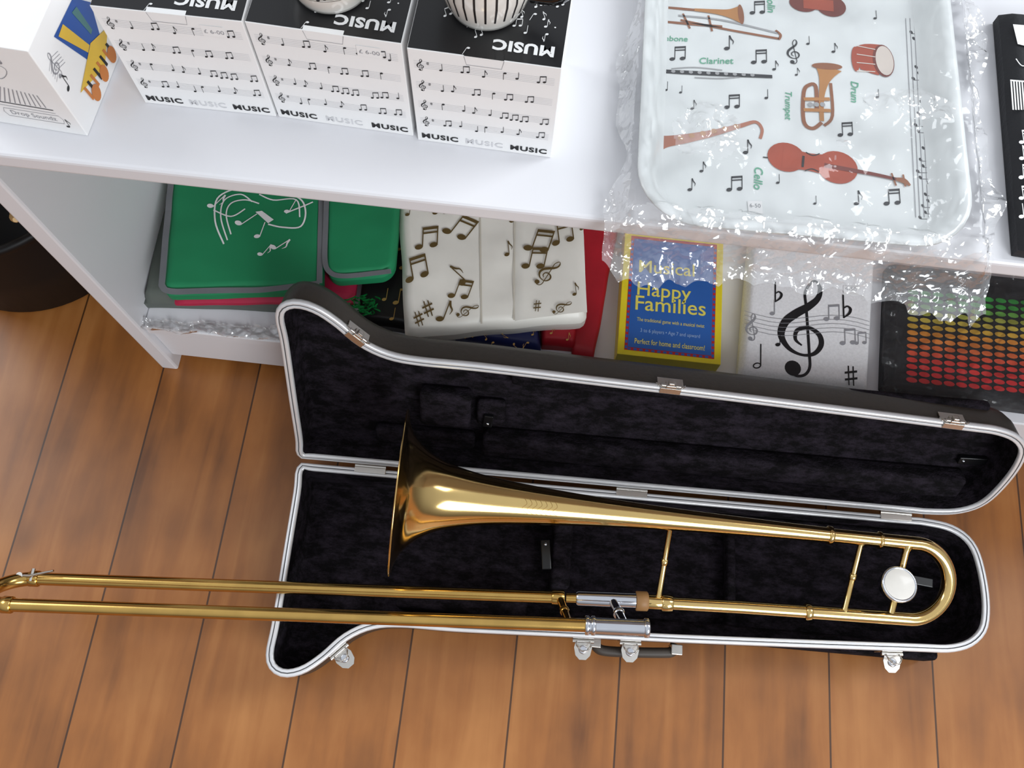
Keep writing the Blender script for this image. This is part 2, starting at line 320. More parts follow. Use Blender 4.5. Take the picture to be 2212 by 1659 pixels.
# ---------------------------------------------------------------- mug boxes
def staff_print(mb,S,W,H,rowsf=(.86,.65,.44,.25),seed=0):
    rr=random.Random(3)
    for rf in rowsf:
        y=rf*H
        for k in range(-2,3): ribbon(mb,S,[(.004,y+k*.0017),(W-.004,y+k*.0017)],LGREY,.00028,.0002)
        note(mb,S,G(.009,y,.0115),INK,'T'); note(mb,S,G(.0145,y+.002,.004),INK,'s')
        x=.024
        while x<W-.008:
            kd=rr.choice(['q','q','e','b','q','b']); m=rr.choice([0,math.pi])
            if kd in('e','b'): m=0
            note(mb,S,G(x,y+rr.uniform(-.002,.002)+(.003 if m else -.003),.0074,m),INK,kd)
            x+=rr.choice([.008,.009,.013,.016])
GHOST=mat('ghost_grey_ink',(216,216,219),.6)
def mug_box(bl,br,h,depth,price,lab):
    a=P(*bl,ZT+.0003); b=P(*br,ZT+.0003); ux=(b-a); W=ux.length; ux.normalize(); uy=Z3.cross(ux); 
    M4=Matrix((ux,uy,Z3)).transposed().to_4x4(); M4.translation=a
    m=MB(); box(m,(0,0,0),(W,depth,h),CARD,.0006,M=M4)
    S=Surf(a,ux,Z3); S.o=a
    staff_print(m,S,W,h)
    y=.045*h
    text(m,S,'MUSIC',(.004,y),(.0345,y),INK,.035,.85,space=1.12)
    text(m,S,'MUSIC',(W/2-.0155,y),(W/2+.0155,y),GHOST,.02,.85,space=1.12)
    text(m,S,'MUSIC',(W-.0345,y),(W-.004,y),INK,.035,.85,space=1.12)
    ribbon(m,S,[(W*.37,h-.0005),(W*.385,h-.009),(W*.615,h-.009),(W*.63,h-.0005)],GREYI,.0004,.0003)
    if price:
        poly(m,S,[(W*.7,h*.83),(W*.86,h*.83),(W*.86,h*.93),(W*.7,h*.93)],CARD,.0004)
        text(m,S,'£ 6-00',(W*.715,h*.86),(W*.85,h*.86),GREYI,0,.9,dz=.0006)
    S2=Surf(a+Z3*h,ux,uy); poly(m,S2,[(.0005,.0005),(W-.0005,.0005),(W-.0005,depth-.0005),(.0005,depth-.0005)],BLACKC,.0002)
    poly(m,S2,[(W*.37,-.0006),(W*.63,-.0006),(W*.63,.004),(W*.37,.004)],CARD if price else BLACKC,.0005)
    text(m,S2,'MUSIC',(W-.007,.0175),(W-.052,.0175),WPRINT,.045,.85,dz=.0005,space=1.1)
    rr=random.Random(5)
    for k in range(30):
        x=rr.uniform(.006,W-.008); yy=rr.uniform(.005,depth-.006)
        if x>W-.058 and yy<.024: continue
        note(m,S2,G(x,yy,.0075,rr.choice([0,.4,3.14,2.8])),WPRINT,rr.choice(['q','e','b']),dz=.0005)
        if k%2: poly(m,S2,ell(rr.uniform(.005,W-.005),rr.uniform(.024,depth-.006),.0007,.0007,n=8),WPRINT,.0005)
    o=m.obj('mug_box'); tag(o,lab,'box','music mug gift boxes')
mug_box((903,302),(1190,341),.109,.1,False,'black and white sheet-music mug box with piano-key mug on top')
mug_box((602,252),(893,294),.109,.1,True,'black and white sheet-music mug box with music-note mug on top')
mug_box((314,222),(597,252),.109,.1,True,'black and white sheet-music mug box beside instrument cartoon box')
CER=mat('glazed_white_ceramic',(242,240,234),.12,coat=.6,var=.01)
BLKG=mat('glazed_black_ceramic',(12,12,14),.1,coat=.8)
def mug(c,keys,hang,lab,handlemat):
    m=MB(); prof=[(0,.0),(0,.024),(.001,.0275),(.004,.0285),(.012,.032),(.03,.037),(.09,.04),(.0925,.0385),(.09,.037),(.02,.031),(.008,.02),(.007,0)]
    e=empty('mug',c,lab,'mug','music mugs on the boxes')
    lathe(m,c,Z3,prof,CER,56)
    def rad(z): 
        return .032+(z-.012)/.018*.005 if z<.03 else .037+(z-.03)/.06*.003
    if keys:
        for k in range(30):
            t=2*math.pi*k/30; vs=[]; hw=.02
            for z in (.013,.03,.06,.088):
                for d in (-hw,hw): vs.append(c+Vector((math.cos(t+d)*(rad(z)+.0003),math.sin(t+d)*(rad(z)+.0003),z)))
            m.add(vs,[[0,1,3,2],[2,3,5,4],[4,5,7,6]],INK)
            if k%7 not in (2,6):
                vs=[];hw=.065; t+=math.pi/30
                for z in (.045,.06,.088):
                    for d in (-hw,hw): vs.append(c+Vector((math.cos(t+d)*(rad(z)+.0005),math.sin(t+d)*(rad(z)+.0005),z)))
                m.add(vs,[[0,1,3,2],[2,3,5,4]],INK)
    else:
        class Cy:
            def mp(s,x,y,dz=0): 
                r=rad(y)+.0004; t=x/.036-math.pi/2; return c+Vector((math.cos(t)*r,math.sin(t)*r,y))
        C=Cy()
        for y0 in (.02,.045,.07):
            for k in range(5): 
                ribbon(m,C,[(x*.005-.1,y0+k*.002) for x in range(42)],INK,.0004)
            for k in range(16): note(m,C,G(-.1+k*.0125,y0+(k*7%5)*.0015,.009,.15),INK,['e','q','b'][k%3])
    m.obj('mug_body',e)
    m=MB(); a=Vector((math.cos(hang),math.sin(hang),0)); pts=[c+a*.036+Z3*.075,c+a*.052+Z3*.08,c+a*.064+Z3*.065,c+a*.065+Z3*.045,c+a*.055+Z3*.026,c+a*.035+Z3*.02]
    tube(m,[Vector(p) for p in cr([tuple(p) for p in pts],6)],.0052,handlemat,12); m.obj('handle',e)
zt=ZT+.1102
c=P(1040,72,zt); mug(Vector((c.x,c.y+.029,zt)),True,-.25,'white mug with black piano-key stripes and black handle',BLKG)
c=P(702,36,zt); mug(Vector((c.x,c.y+.029,zt)),False,2.0,'white mug printed with black music staves',CER)
# cartoon box
a=P(0,264,ZT+.0003); b=P(190,294,ZT+.0003); ux=(b-a).normalized(); W=.1; h=.1; a=b-ux*W; uy=Z3.cross(ux)
m=MB(); M4=Matrix((ux,uy,Z3)).transposed().to_4x4(); M4.translation=a; box(m,(0,0,0),(W,.1,h),CARD,.0008,M=M4)
BLU=mat('cobalt_print',(28,80,160),.4); YEL=mat('yellow_print',(226,186,60),.4); ORG=mat('orange_print',(200,120,50),.4); TEA=mat('teal_print',(70,120,120),.4)
S=Surf(a+ux*W,uy,Z3)
poly(m,S,[(.03,.082),(.05,.03),(.075,.035),(.085,.06),(.07,.08)],BLU); poly(m,S,[(.034,.078),(.052,.04),(.058,.042),(.045,.079)],YEL,.0005); poly(m,S,[(.06,.075),(.066,.045),(.07,.046),(.068,.073)],TEA,.0005)
poly(m,S,[(.02,.03),(.06,.014),(.088,.03),(.06,.042)],YEL,.0006)
for k in range(8): poly(m,S,[(.025+k*.007,.029-k*.0006),(.028+k*.007,.028-k*.0006),(.03+k*.007,.012),(.027+k*.007,.012)],INK if k%2 else ORG,.0008)
for k in range(3): poly(m,S,ell(.035+k*.02,.012,.006,.008),ORG,.0009)
note(m,S,G(.014,.07,.022),GREYI,'T'); note(m,S,G(.012,.045,.014),INK,'e'); note(m,S,G(.078,.082,.012),INK,'b')
for k in range(5): ribbon(m,S,[(.006,.06+k*.003),(.015,.064+k*.003),(.025,.06+k*.003)],GREYI,.0004)
S=Surf(a,ux,Z3)
for k in range(11): ribbon(m,S,[(.05+k*.003,.052-k*.0005),(.038+k*.0042,.032)],GREYI,.0009)
ribbon(m,S,[(.036,.031),(.085,.03)],INK,.001); ribbon(m,S,[(.036,.027),(.085,.026)],GREYI,.0005)
ribbon(m,S,[(.04,.013),(.086,.013),(.088,.018),(.086,.023),(.04,.023),(.038,.018),(.04,.013)],GREYI,.0005); text(m,S,'Drop Soundz',(.044,.016),(.082,.016),GREYI)
ribbon(m,S,cr([(.032,.09),(.04,.08),(.055,.083),(.07,.075),(.06,.062),(.045,.065),(.035,.075)],5),GREYI,.0006); note(m,S,G(.04,.072,.02),INK,'T'); note(m,S,G(.062,.08,.012),GREYI,'b')
poly(m,S,[(.02,.03),(.03,.03),(.03,.055),(.02,.06)],mat('tan_print',(190,175,150),.5)); note(m,S,G(.015,.08,.014),INK,'b'); note(m,S,G(.088,.01,.01),INK,'e')
o=m.obj('gift_box'); tag(o,'white gift box with colourful cartoon instruments beside mug boxes','box')
# ---------------------------------------------------------------- tray
TZ=ZT+.012
TR=mat('glossy_tray_white',(238,242,242),.25,coat=.5,var=.01)
tl=P(1392,430,TZ+.012); tr_=P(2088,470,TZ+.012)
ang=math.atan2(tr_.y-tl.y,tr_.x-tl.x)*.3; ux=Vector((math.cos(ang),math.sin(ang),0)); uy=Z3.cross(ux)
fr=P(1750,500,TZ+.012); TW=(tr_-tl).length; TLn=.37
o0=Vector((tl.x,fr.y,ZT+.0004)); S=Surf(o0,ux,uy)
def rrect(W,H,r,ins,n=8,ox=0,oy=0):
    pts=[]; r=max(r-ins,.002)
    for cx,cy,a0 in ((W-ins-r,ins+r,-90),(W-ins-r,H-ins-r,0),(ins+r,H-ins-r,90),(ins+r,ins+r,180)):
        for k in range(n+1):
            t=math.radians(a0+90*k/n); pts.append((cx+r*math.cos(t)+ox,cy+r*math.sin(t)+oy))
    return pts
m=MB()
prof=[(.03,.0,),(.022,.0),(.012,.008),(.004,.022),(-.002,.0245),(-.006,.024),(-.0065,.0225),(-.002,.022),(.003,.0195),(.0105,.0065),(.016,.0035),(.03,.003)]
rings=[[S.mp(x,y,z) for x,y in rrect(TW,TLn,.045,ins)] for ins,z in prof]; n=len(rings[0])
vs=[p for r in rings for p in r]; fs=[[i*n+k,i*n+(k+1)%n,(i+1)*n+(k+1)%n,(i+1)*n+k] for i in range(len(rings)-1) for k in range(n)]
m.add(vs,fs,TR,True); m.add(rings[-1],[list(range(n))],TR); m.add(rings[0],[list(range(n))],TR)
T=Surf(o0+Z3*.0032,ux,uy)
GRN=mat('green_lettering',(100,176,144),.5); BRN=mat('brass_brown_print',(150,92,58),.45); BRN2=mat('golden_brown_print',(190,130,70),.45); RED=mat('varnish_red_print',(176,72,42),.45); RED2=mat('dark_red_print',(120,42,28),.45); SIL=mat('silver_print',(170,170,172),.4); CRM=mat('cream_print',(228,215,205),.5); BLK2=mat('soft_black_print',(36,38,44),.5)
def rp(pts,mt,w,sm=5,dz=.0004):
    L=[]; 
    for p in pts:
        a=T.px(p[0],p[1]); ww=(p[2] if len(p)>2 else w)/2650.0; L.append((a[0],a[1],ww))
    ribbon(m,T,cr(L,sm) if sm and len(L)>2 else L,mt,dz=dz)
def pe(u,v,ru,rv,mt,rot=0,dz=.0004):
    a=T.px(u,v); poly(m,T,ell(a[0],a[1],ru/2650,rv/2500,rot,24),mt,dz)
# trombone
rp([(1395,22),(1400,40),(1420,46),(1560,58)],BRN,7); rp([(1395,22),(1420,16),(1500,22),(1560,28)],BRN,7); rp([(1500,22,8),(1545,26,14),(1575,30,26),(1600,32,54)],BRN2,8,dz=.0006); pe(1600,32,7,28,BRN,.1,.0007)
rp([(1470,44),(1580,66),(1682,84)],BRN,6); rp([(1465,34),(1560,44),(1680,72)],SIL,5); rp([(1475,30),(1490,62)],BRN,5,0); rp([(1530,34),(1538,68)],BRN,5,0); rp([(1675,66),(1686,76),(1682,86)],BRN,6)
# clarinet
rp([(1398,155,30),(1410,154,16),(1440,155,11),(1540,160,11),(1668,166,9)],BLK2,10); 
for k in range(11): pe(1435+k*19,154+k*.9,5,4,SIL,0,.0006)
rp([(1450,149),(1500,146),(1560,152)],SIL,3); rp([(1500,168),(1560,170),(1610,165)],SIL,3)
# drum
rp([(1850,128,60),(1872,126,82),(1900,130,90)],RED,80,4); pe(1908,132,25,44,RED2,.05,.0006); pe(1910,132,21,40,CRM,.05,.0008); pe(1848,128,10,34,RED,0,.0005)
for k in range(4): rp([(1850,100+k*18),(1890,108+k*16)],CRM,2.5,0,.0007)
# rotary trumpet
pe(1786,144,36,9,BRN,.05,.0006); rp([(1788,146,66),(1784,162,38),(1779,182,20),(1774,215,12),(1775,262,10)],BRN2,10,5,.0005); rp([(1775,265),(1755,278),(1736,262),(1736,200),(1748,184),(1762,188),(1764,240)],BRN,9); rp([(1735,215),(1792,215)],BRN2,9,0,.0007); rp([(1735,238),(1794,240)],BRN2,9,0,.0007); rp([(1794,180),(1798,250),(1780,272)],BRN,7)
for k in range(3): pe(1750+k*13,227,6,6,SIL,0,.0009)
# saxophone
rp([(1415,310,50),(1440,306,30),(1480,300,24),(1540,288,17),(1600,272,11),(1632,264,8),(1646,280,7),(1642,300,7)],mat('rose_print',(186,120,96),.45),12)
for k in range(6): pe(1470+k*24,299-k*5,7,6,BRN2,0,.0006)
# cello
pe(1698,340,42,36,RED,-.1,.0005); pe(1808,362,46,40,RED,-.1,.0005); rp([(1690,340,60),(1750,351,46),(1815,362,66)],RED,50,4,.0006); pe(1690,340,18,32,RED2,-.1,.0004); rp([(1780,358,12),(1880,376,9),(1935,388,8)],RED2,10,4,.0008); rp([(1935,388,8),(1952,392,14),(1965,402,5)],BRN,8,3,.0009); rp([(1925,375),(1935,402)],BRN,4,0,.0008); rp([(1950,378),(1955,404)],BRN,4,0,.0008); rp([(1648,340),(1670,342)],INK,3,0)
rp([(1740,330,2.5),(1755,337,2.5),(1770,333,2.5)],INK,3,4,.0009); rp([(1738,370,2.5),(1753,366,2.5),(1768,372,2.5)],INK,3,4,.0009); rp([(1735,338,5),(1733,362,5)],INK,3,0,.001)
# violin
pe(1735,8,34,24,RED2,-.1); pe(1795,14,36,30,RED2,-.1); rp([(1735,8,30),(1800,14,34)],RED,30,0,.0006)
tpx(m,T,'Trombone',(1398,88),(1485,90),GRN,slant=.15,bold=.01); tpx(m,T,'Clarinet',(1510,138),(1584,138),GRN,slant=.15,bold=.01)
tpx(m,T,'Drum',(1838,176),(1838,220),GRN,slant=.15,bold=.01); tpx(m,T,'Trumpet',(1696,196),(1696,258),GRN,slant=.15,bold=.01); tpx(m,T,'Cello',(1630,360),(1628,408),GRN,slant=.15,bold=.01); tpx(m,T,'Violin',(1656,-18),(1658,26),GRN,slant=.15,bold=.01)
for u,v,s,k in ((1452,128,30,'bb'),(1405,122,16,'q'),(1570,105,30,'e'),(1628,135,30,'bb'),(1672,150,20,'e'),(1715,110,48,'T'),(1438,195,20,'q'),(1495,235,20,'e'),(1570,232,30,'bb'),(1655,212,20,'q'),(1610,330,30,'e'),(1575,410,32,'bb'),(1490,410,26,'e'),(1815,292,30,'bb'),(1850,440,30,'e'),(1915,440,34,'bb'),(1745,95,18,'q'),(1800,112,20,'e'),(1625,28,28,'bb'),(1680,395,20,'q'),(1760,440,18,'q'),(1470,200,16,'q'),(1720,162,16,'e'),(1890,40,18,'q'),(1895,210,18,'q'),(1515,370,22,'e')):
    npx(m,T,u,v,s,BLK2,k)
for k in range(5): rp([(1956+k*9,40),(1978+k*9,470)],GREYI,1.5,0)
for k in range(17): npx(m,T,1968+k*1.2+(k*7%4)*7,70+k*25,22,BLK2,['b','q','bb'][k%3],rot=-1.5)
a=T.px(1635,450); poly(m,T,[(a[0]-.007,a[1]-.006),(a[0]+.005,a[1]-.005),(a[0]+.004,a[1]+.007),(a[0]-.008,a[1]+.006)],CARD,.0006); text(m,T,'6-50',(a[0]-.006,a[1]),(a[0]+.003,a[1]+.0005),GREYI,dz=.0008)
tray=m.obj('serving_tray'); tag(tray,'white serving tray printed with instruments, wrapped in clear plastic','tray')
# plastic bag around tray
m=MB(); x0=P(1322,450,ZT).x; x1=P(2145,520,ZT).x; y0=.329;y1=.74; nx,ny=230,210; vs=[];fs=[];dn=[]
tx0,tx1=o0.x-.006,o0.x+TW+.006; ty0=o0.y-.006
pa=P(1505,335,ZT); pb=P(1930,280,ZT); ptop=P(1850,15,ZT); pc=P(1760,370,ZT)
for j in range(ny+1):
    for i in range(nx+1):
        s,t=i/nx,j/ny
        x=x0+(x1-x0)*s; y=y0+(y1-y0)*t
        ed=noise.noise(Vector((x*15,1.3,0)))*.02+abs(noise.noise(Vector((x*50,4.3,0))))*.014
        if t<.14: y+= ed*(1-t/.14)
        ex=noise.noise(Vector((y*20,7.7,0)))*.014
        if s<.06: x+=ex*(1-s/.06)
        if s>.94: x+=ex*(1-(1-s)/.06)
        d=max(tx0-x,x-tx1,ty0-y,0.0)
        k=min(1,d/.02); hz=.0265*(1-k*k*(3-2*k)) 
        over=max(0,.368-y); 
        base=ZT+hz+.004-.55*over
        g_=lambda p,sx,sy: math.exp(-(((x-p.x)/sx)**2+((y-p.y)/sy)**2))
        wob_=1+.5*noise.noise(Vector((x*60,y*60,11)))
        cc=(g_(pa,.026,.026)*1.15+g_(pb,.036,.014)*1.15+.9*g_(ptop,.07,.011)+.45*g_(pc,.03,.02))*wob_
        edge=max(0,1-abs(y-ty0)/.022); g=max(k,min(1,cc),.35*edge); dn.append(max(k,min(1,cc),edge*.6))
        amp=.0020+.012*g
        h=crease(x,y,30,3.1)*.9+crease(x,y,66,8.3)*.4
        cr_=abs(math.sin(x*80+6*noise.noise(Vector((x*9,y*3,5)))))*.003*(1.6 if y<ty0+.012 else .12)
        vs.append(Vector((x,y,base+amp*h+cr_)))
w=nx+1; fa=[];fb_=[]
for j in range(ny):
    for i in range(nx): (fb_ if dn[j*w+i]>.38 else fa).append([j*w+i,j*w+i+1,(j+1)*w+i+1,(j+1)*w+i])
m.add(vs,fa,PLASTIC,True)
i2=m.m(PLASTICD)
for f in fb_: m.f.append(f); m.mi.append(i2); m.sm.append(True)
o=m.obj('plastic_bag',recalc=False); tag(o,'clear crinkled plastic bag wrapped over instrument tray','plastic bag')
# black printed bag at the end of the top board
FAB=mat('black_fabric',(20,21,26),.75,bump=.3,scale=300,sheen=.1)
S=Surf(P(2185,280,ZT+.02),X3,Y3,hn(.0015,20,2)); m=MB()
slab(m,S,[S.px(2170,15),S.px(2560,60),S.px(2600,590),S.px(2214,528)],.019,FAB,24,40,.008)
for k in range(7): a=S.px(2182+k*6,178); b=S.px(2188+k*6,238); ribbon(m,S,[a,b],WPRINT,.0013,.0014)
a=S.px(2180,176); b=S.px(2260,182); ribbon(m,S,[a,b],WPRINT,.0015,.0014)
poly(m,S,[S.px(2186,55),S.px(2225,58),S.px(2226,105),S.px(2196,98)],WPRINT,.0014)
for v in (310,345,385,430,470): npx(m,S,2204,v,30,WPRINT,['e','bb','q'][v%3],dz=.0015)
ribbon(m,S,cr([S.px(2192,130),S.px(2206,145),S.px(2230,140)],5),WPRINT,.001,.0014)
o=m.obj('fabric_bag'); tag(o,'folded black fabric bag with white music print','bag')
# ---------------------------------------------------------------- lower shelf goods
def goods(name,zt,th,quad,mt,lab,cat,amp=.001,f=18,seed=0,wob=.0,rnd=.006,deco=None,corner=0,nu=30,nv=30,mt2=None,group=None):
    S=Surf(P(1100,700,zt),X3,Y3,hn(amp,f,seed)); m=MB()
    slab(m,S,[S.px(*q) for q in quad],th-.0004,mt,nu,nv,rnd,wob,seed,mt2,corner)
    if deco: deco(m,S)
    o=m.obj(name); tag(o,lab,cat,group); return o
GREEN=mat('green_nonwoven',(20,132,84),.7,var=.08,scale=8,bump=.2); TRIM=mat('grey_binding',(112,114,118),.6)
OLIVE=mat('grey_green_cloth',(92,98,92),.7,bump=.3); PINK=mat('crimson_cloth',(178,24,66),.6); 
SILK=mat('white_satin',(240,237,228),.35,var=.03,sheen=.3); GOLD=mat('bronze_print',(112,92,52),.35,.4); REDC=mat('red_cloth',(168,16,34),.55,var=.15,scale=20,bump=.2); NAVY=mat('navy_cloth',(26,34,88),.5,var=.15,scale=20); BLKC=mat('black_satin',(20,19,20),.4)
GOLDP=mat('gold_print',(196,160,90),.35,.5); EMER=mat('green_foil',(20,150,70),.2,.6,var=.4,scale=120)
goods('folded_bag',.168,.0275,[(372,300),(640,330),(625,655),(300,645)],OLIVE,'folded grey-green cloth bag at bottom of the stack','bag',.0012,22,1,.002,group='folded bags on the lower shelf')
goods('folded_bag',.181,.0125,[(400,320),(800,350),(765,650),(372,650)],PINK,'folded crimson cloth bag under the green bag','bag',.0008,22,2,.003,group='folded bags on the lower shelf')
def dgreen(m,S):
    def rb(pts,w,mt,sm=6,dz=.0009): ribbon(m,S,cr([S.px(*p)+(w/1680,) for p in pts],sm),mt,dz=dz)
    rb([(378,330),(366,430),(352,590),(352,620),(372,630),(440,629),(560,627),(640,618),(690,612)],13,TRIM)
    rb([(692,330),(694,450),(692,540),(690,612)],12,TRIM)
    W=WPRINT
    rb([(484,528),(466,480),(470,430),(510,408),(560,412),(640,425),(660,455),(650,490),(610,492),(580,486)],3.5,W); rb([(492,520),(478,470),(486,432),(520,420),(545,436)],3,W); rb([(500,508),(490,466),(500,440),(530,432),(560,440)],3,W)
    rb([(462,455),(500,470),(530,452)],3,W); rb([(560,420),(590,432),(640,432),(648,470)],3,W); rb([(618,462),(650,448),(676,436)],3,W)
    poly(m,S,[S.px(*p) for p in ((552,458),(566,456),(592,476),(580,484))],W,.0009)
    for u,v,s,k in ((455,446,36,'e'),(516,484,40,'q'),(556,512,34,'q'),(590,534,36,'e'),(620,458,30,'q'),(562,550,30,'e')):
        npx(m,S,u,v,s,W,k,rot=random.uniform(-.9,.3),dz=.001)
goods('folded_bag',.206,.0232,[(374,310),(700,340),(695,620),(346,632)],GREEN,'folded green shopping bag with grey binding and white music motif','bag',.0026,16,3,.001,deco=dgreen,corner=.012,group='folded bags on the lower shelf')
def dg2(m,S):
    ribbon(m,S,cr([S.px(*p)+(11/1680,) for p in ((708,380),(704,480),(702,560),(712,588),(740,597),(800,592),(845,586))],6),TRIM,dz=.0009)
goods('folded_bag',.209,.0255,[(704,340),(868,355),(850,588),(702,600)],GREEN,'folded green cloth bag with grey rounded binding','bag',.0016,18,5,.001,deco=dg2,corner=.02,group='folded bags on the lower shelf')
goods('scarf',.166,.0255,[(800,440),(876,440),(884,708),(770,690)],BLKC,'folded black scarf with gold music notes','scarf',.001,30,6,.004,deco=lambda m,S:[npx(m,S,u,v,s,GOLDP,k,dz=.0018) for u,v,s,k in ((868,580,30,'e'),(855,655,34,'b'),(846,690,26,'q'),(862,540,26,'e'),(830,648,26,'q'))])
m=MB(); S=Surf(P(1100,700,.186),X3,Y3)
for k in range(60):
    a=S.px(752+(k*17%58),634+(k*11%34)); b=(a[0]+random.uniform(-.012,.012),a[1]+random.uniform(-.008,.008)); ribbon(m,S,[a+(.001,),((a[0]+b[0])/2+.002,(a[1]+b[1])/2,.0022),b+(.001,)],EMER,dz=-.017+.00025*k)
o=m.obj('tinsel',recalc=False); tag(o,'shiny green foil tinsel beside folded bags','tinsel',kind='stuff')
goods('scarf',.168,.0275,[(1000,560),(1158,560),(1168,752),(985,722)],NAVY,'folded navy scarf with small gold notes under white scarf','scarf',.002,26,8,.005,deco=lambda m,S:[npx(m,S,u,v,16,GOLDP,'e',rot=u,dz=.0025) for u,v in ((1020,728),(1050,735),(1085,722),(1110,745),(1140,742),(1150,725),(1065,742))])
goods('scarf',.168,.0275,[(1165,560),(1262,560),(1238,742),(1174,738)],REDC,'folded red scarf under white scarf','scarf',.002,26,9,.004,deco=lambda m,S:[npx(m,S,u,v,16,GOLDP,'e',dz=.0025) for u,v in ((1190,722),(1225,735))])
goods('folded_cloth',.158,.0175,[(1255,440),(1340,450),(1285,772),(1238,762)],REDC,'folded dark red cloth beside card game','cloth',.0015,26,10,.004)
def dsc(m,S):
    FOLD_SHADE=mat('satin_fold_shade',(206,200,186),.4)  # darker satin tone, paints the shade along the scarf's fold lines
    def sub(quad,dz):
        q=[S.px(*p) for p in quad]; n=14; vs=[]
        for j in range(n+1):
            for i in range(n+1):
                s,t=i/n,j/n; x=q[0][0]*(1-s)*(1-t)+q[1][0]*s*(1-t)+q[2][0]*s*t+q[3][0]*(1-s)*t; y=q[0][1]*(1-s)*(1-t)+q[1][1]*s*(1-t)+q[2][1]*s*t+q[3][1]*(1-s)*t
                e=dz if 0<i else .0002
                vs.append(S.mp(x,y,e if i<n else .0002))
        m.add(vs,[[j*(n+1)+i,j*(n+1)+i+1,(j+1)*(n+1)+i+1,(j+1)*(n+1)+i] for j in range(n) for i in range(n)],SILK,True)
    sub([(1112,395),(1256,405),(1268,676),(1112,694)],.003)
    ribbon(m,S,[S.px(1036,400),S.px(1040,700)],FOLD_SHADE,.0022,.0013); ribbon(m,S,[S.px(1112,400),S.px(1110,692)],FOLD_SHADE,.0018,.0016)
    for u,v,s,k,r in ((940,462,30,'bb',0),(905,535,46,'bb',.1),(965,500,50,'bb',-.5),(885,606,50,'bb',.3),(1000,612,44,'e',.9),(975,640,42,'bb',-.2),(950,690,46,'e',-.2),(925,668,44,'s',.4),(905,690,40,'s',.4),(1140,540,50,'bb',-.2),(1135,578,46,'bb',-.1),(1200,530,46,'bb',.2),(1185,592,60,'T',-.6),(1012,672,44,'T',-.9),(1215,668,40,'T',-.8),(1160,665,30,'s',0),(1095,552,30,'e',.2),(1105,480,26,'b',0),(880,465,26,'q',0),(1240,640,26,'e',.2),(1255,500,24,'e',.3)):
        npx(m,S,u,v,s,GOLD,k,rot=r,dz=.0056 if u>1115 else .002)
goods('scarf',.2,.0315,[(858,395),(1256,405),(1268,684),(872,722)],SILK,'folded white satin scarf with bronze music notes','scarf',.0022,22,11,.003,deco=dsc,corner=.01,rnd=.01)
# card game
YB=mat('yellow_card',(240,218,40),.4); BLUC=mat('blue_card',(44,100,180),.4,var=.1,scale=10); REDP=mat('red_card_print',(188,40,52),.45); YT=mat('yellow_lettering',(240,226,100),.45); PB=mat('pale_lettering',(170,200,235),.45)
zc=ZL+.03; a=P(1333,764,zc); b=P(1557,788,zc); ux=(b-a).normalized(); W=(b-a).length; uy=Z3.cross(ux); Hc=.178
M4=Matrix((ux,uy,Z3)).transposed().to_4x4(); M4.translation=a
m=MB(); box(m,(0,0,-.0297),(W,Hc,0),YB,.0008,M=M4); S=Surf(a,ux,uy)
i=.0085; poly(m,S,[(i,i-.002),(W-i,i-.002),(W-i,Hc-i),(i,Hc-i)],REDP); 
for k in range(21):
    for x in (i+.002,W-i-.002): poly(m,S,[(x-.0014,i+k*.0075),(x+.0014,i+k*.0075),(x+.0014,i+k*.0075+.004),(x-.0014,i+k*.0075+.004)],BLUC,.0005)
for k in range(14): poly(m,S,[(i+.004+k*.0075,i-.0015),(i+.008+k*.0075,i-.0015),(i+.008+k*.0075,i+.0012),(i+.004+k*.0075,i+.0012)],BLUC,.0005)
j=.0125; poly(m,S,[(j,j-.002),(W-j,j-.002),(W-j,Hc-j),(j,Hc-j)],BLUC,.0007)
def serif(s,u0,v0,u1,v1):
    tpx(m,S,s,(u0,v0),(u1,v1),YT,bold=.006,hs=1.0,dz=.001)
def ct(s,y,w,mt,bold=0,hs=1): 
    x=(W-w)/2; text(m,S,s,(x,y),(x+w,y),mt,bold,hs,dz=.001)
serif('Happy',1376,637,1492,649); serif('Families',1372,669,1524,683); serif('Musical',1380,588,1500,598)
ct('The traditional game with a musical twist',S.px(1372,693)[1],W*.66,YT,0,1.4); ct('3 to 6 players • Age 7 and upward',S.px(1372,716)[1],W*.58,PB,0,1.3); ct('Perfect for home and classroom!',S.px(1372,742)[1],W*.68,YT,.006,1.5)
o=m.obj('card_game'); tag(o,'yellow and blue Happy Families card game box','card game')
# napkins
def dnap(m,S):
    npx(m,S,1740,700,190,INK,'T',rot=-.12)
    for k in range(5): 
        L=[S.px(1608+kk*27,672+k*9+kk*2.6+10*math.sin(kk*.6)) for kk in range(11)]; ribbon(m,S,L,GREYI,.0006,.0006)
    for u,v,s,k in ((1680,636,44,'f'),(1828,668,50,'f'),(1635,790,50,'h'),(1838,812,52,'s'),(1668,678,30,'q'),(1785,690,34,'b'),(1850,742,26,'b')): npx(m,S,u,v,s,INK if s>40 else GREYI,k,dz=.0007)
    npx(m,S,1625,705,54,GREYI,'T',dz=.0007); npx(m,S,1820,742,34,GREYI,'b',dz=.0007); npx(m,S,1680,745,30,INK,'q',dz=.0007)
    a=S.px(1838,628); poly(m,S,[(a[0]-.01,a[1]-.006),(a[0]+.01,a[1]-.006),(a[0]+.01,a[1]+.006),(a[0]-.01,a[1]+.006)],CARD,.0009); text(m,S,'4-50',(a[0]-.008,a[1]-.001),(a[0]+.007,a[1]-.001),GREYI,dz=.0012)
goods('paper_napkins',ZL+.022,.0215,[(1622,520),(1895,548),(1880,838),(1598,808)],mat('napkin_paper',(243,243,245),.8,bump=.2,scale=400),'pack of white napkins with large black treble clef','napkins',.0004,12,12,rnd=.003,deco=dnap)
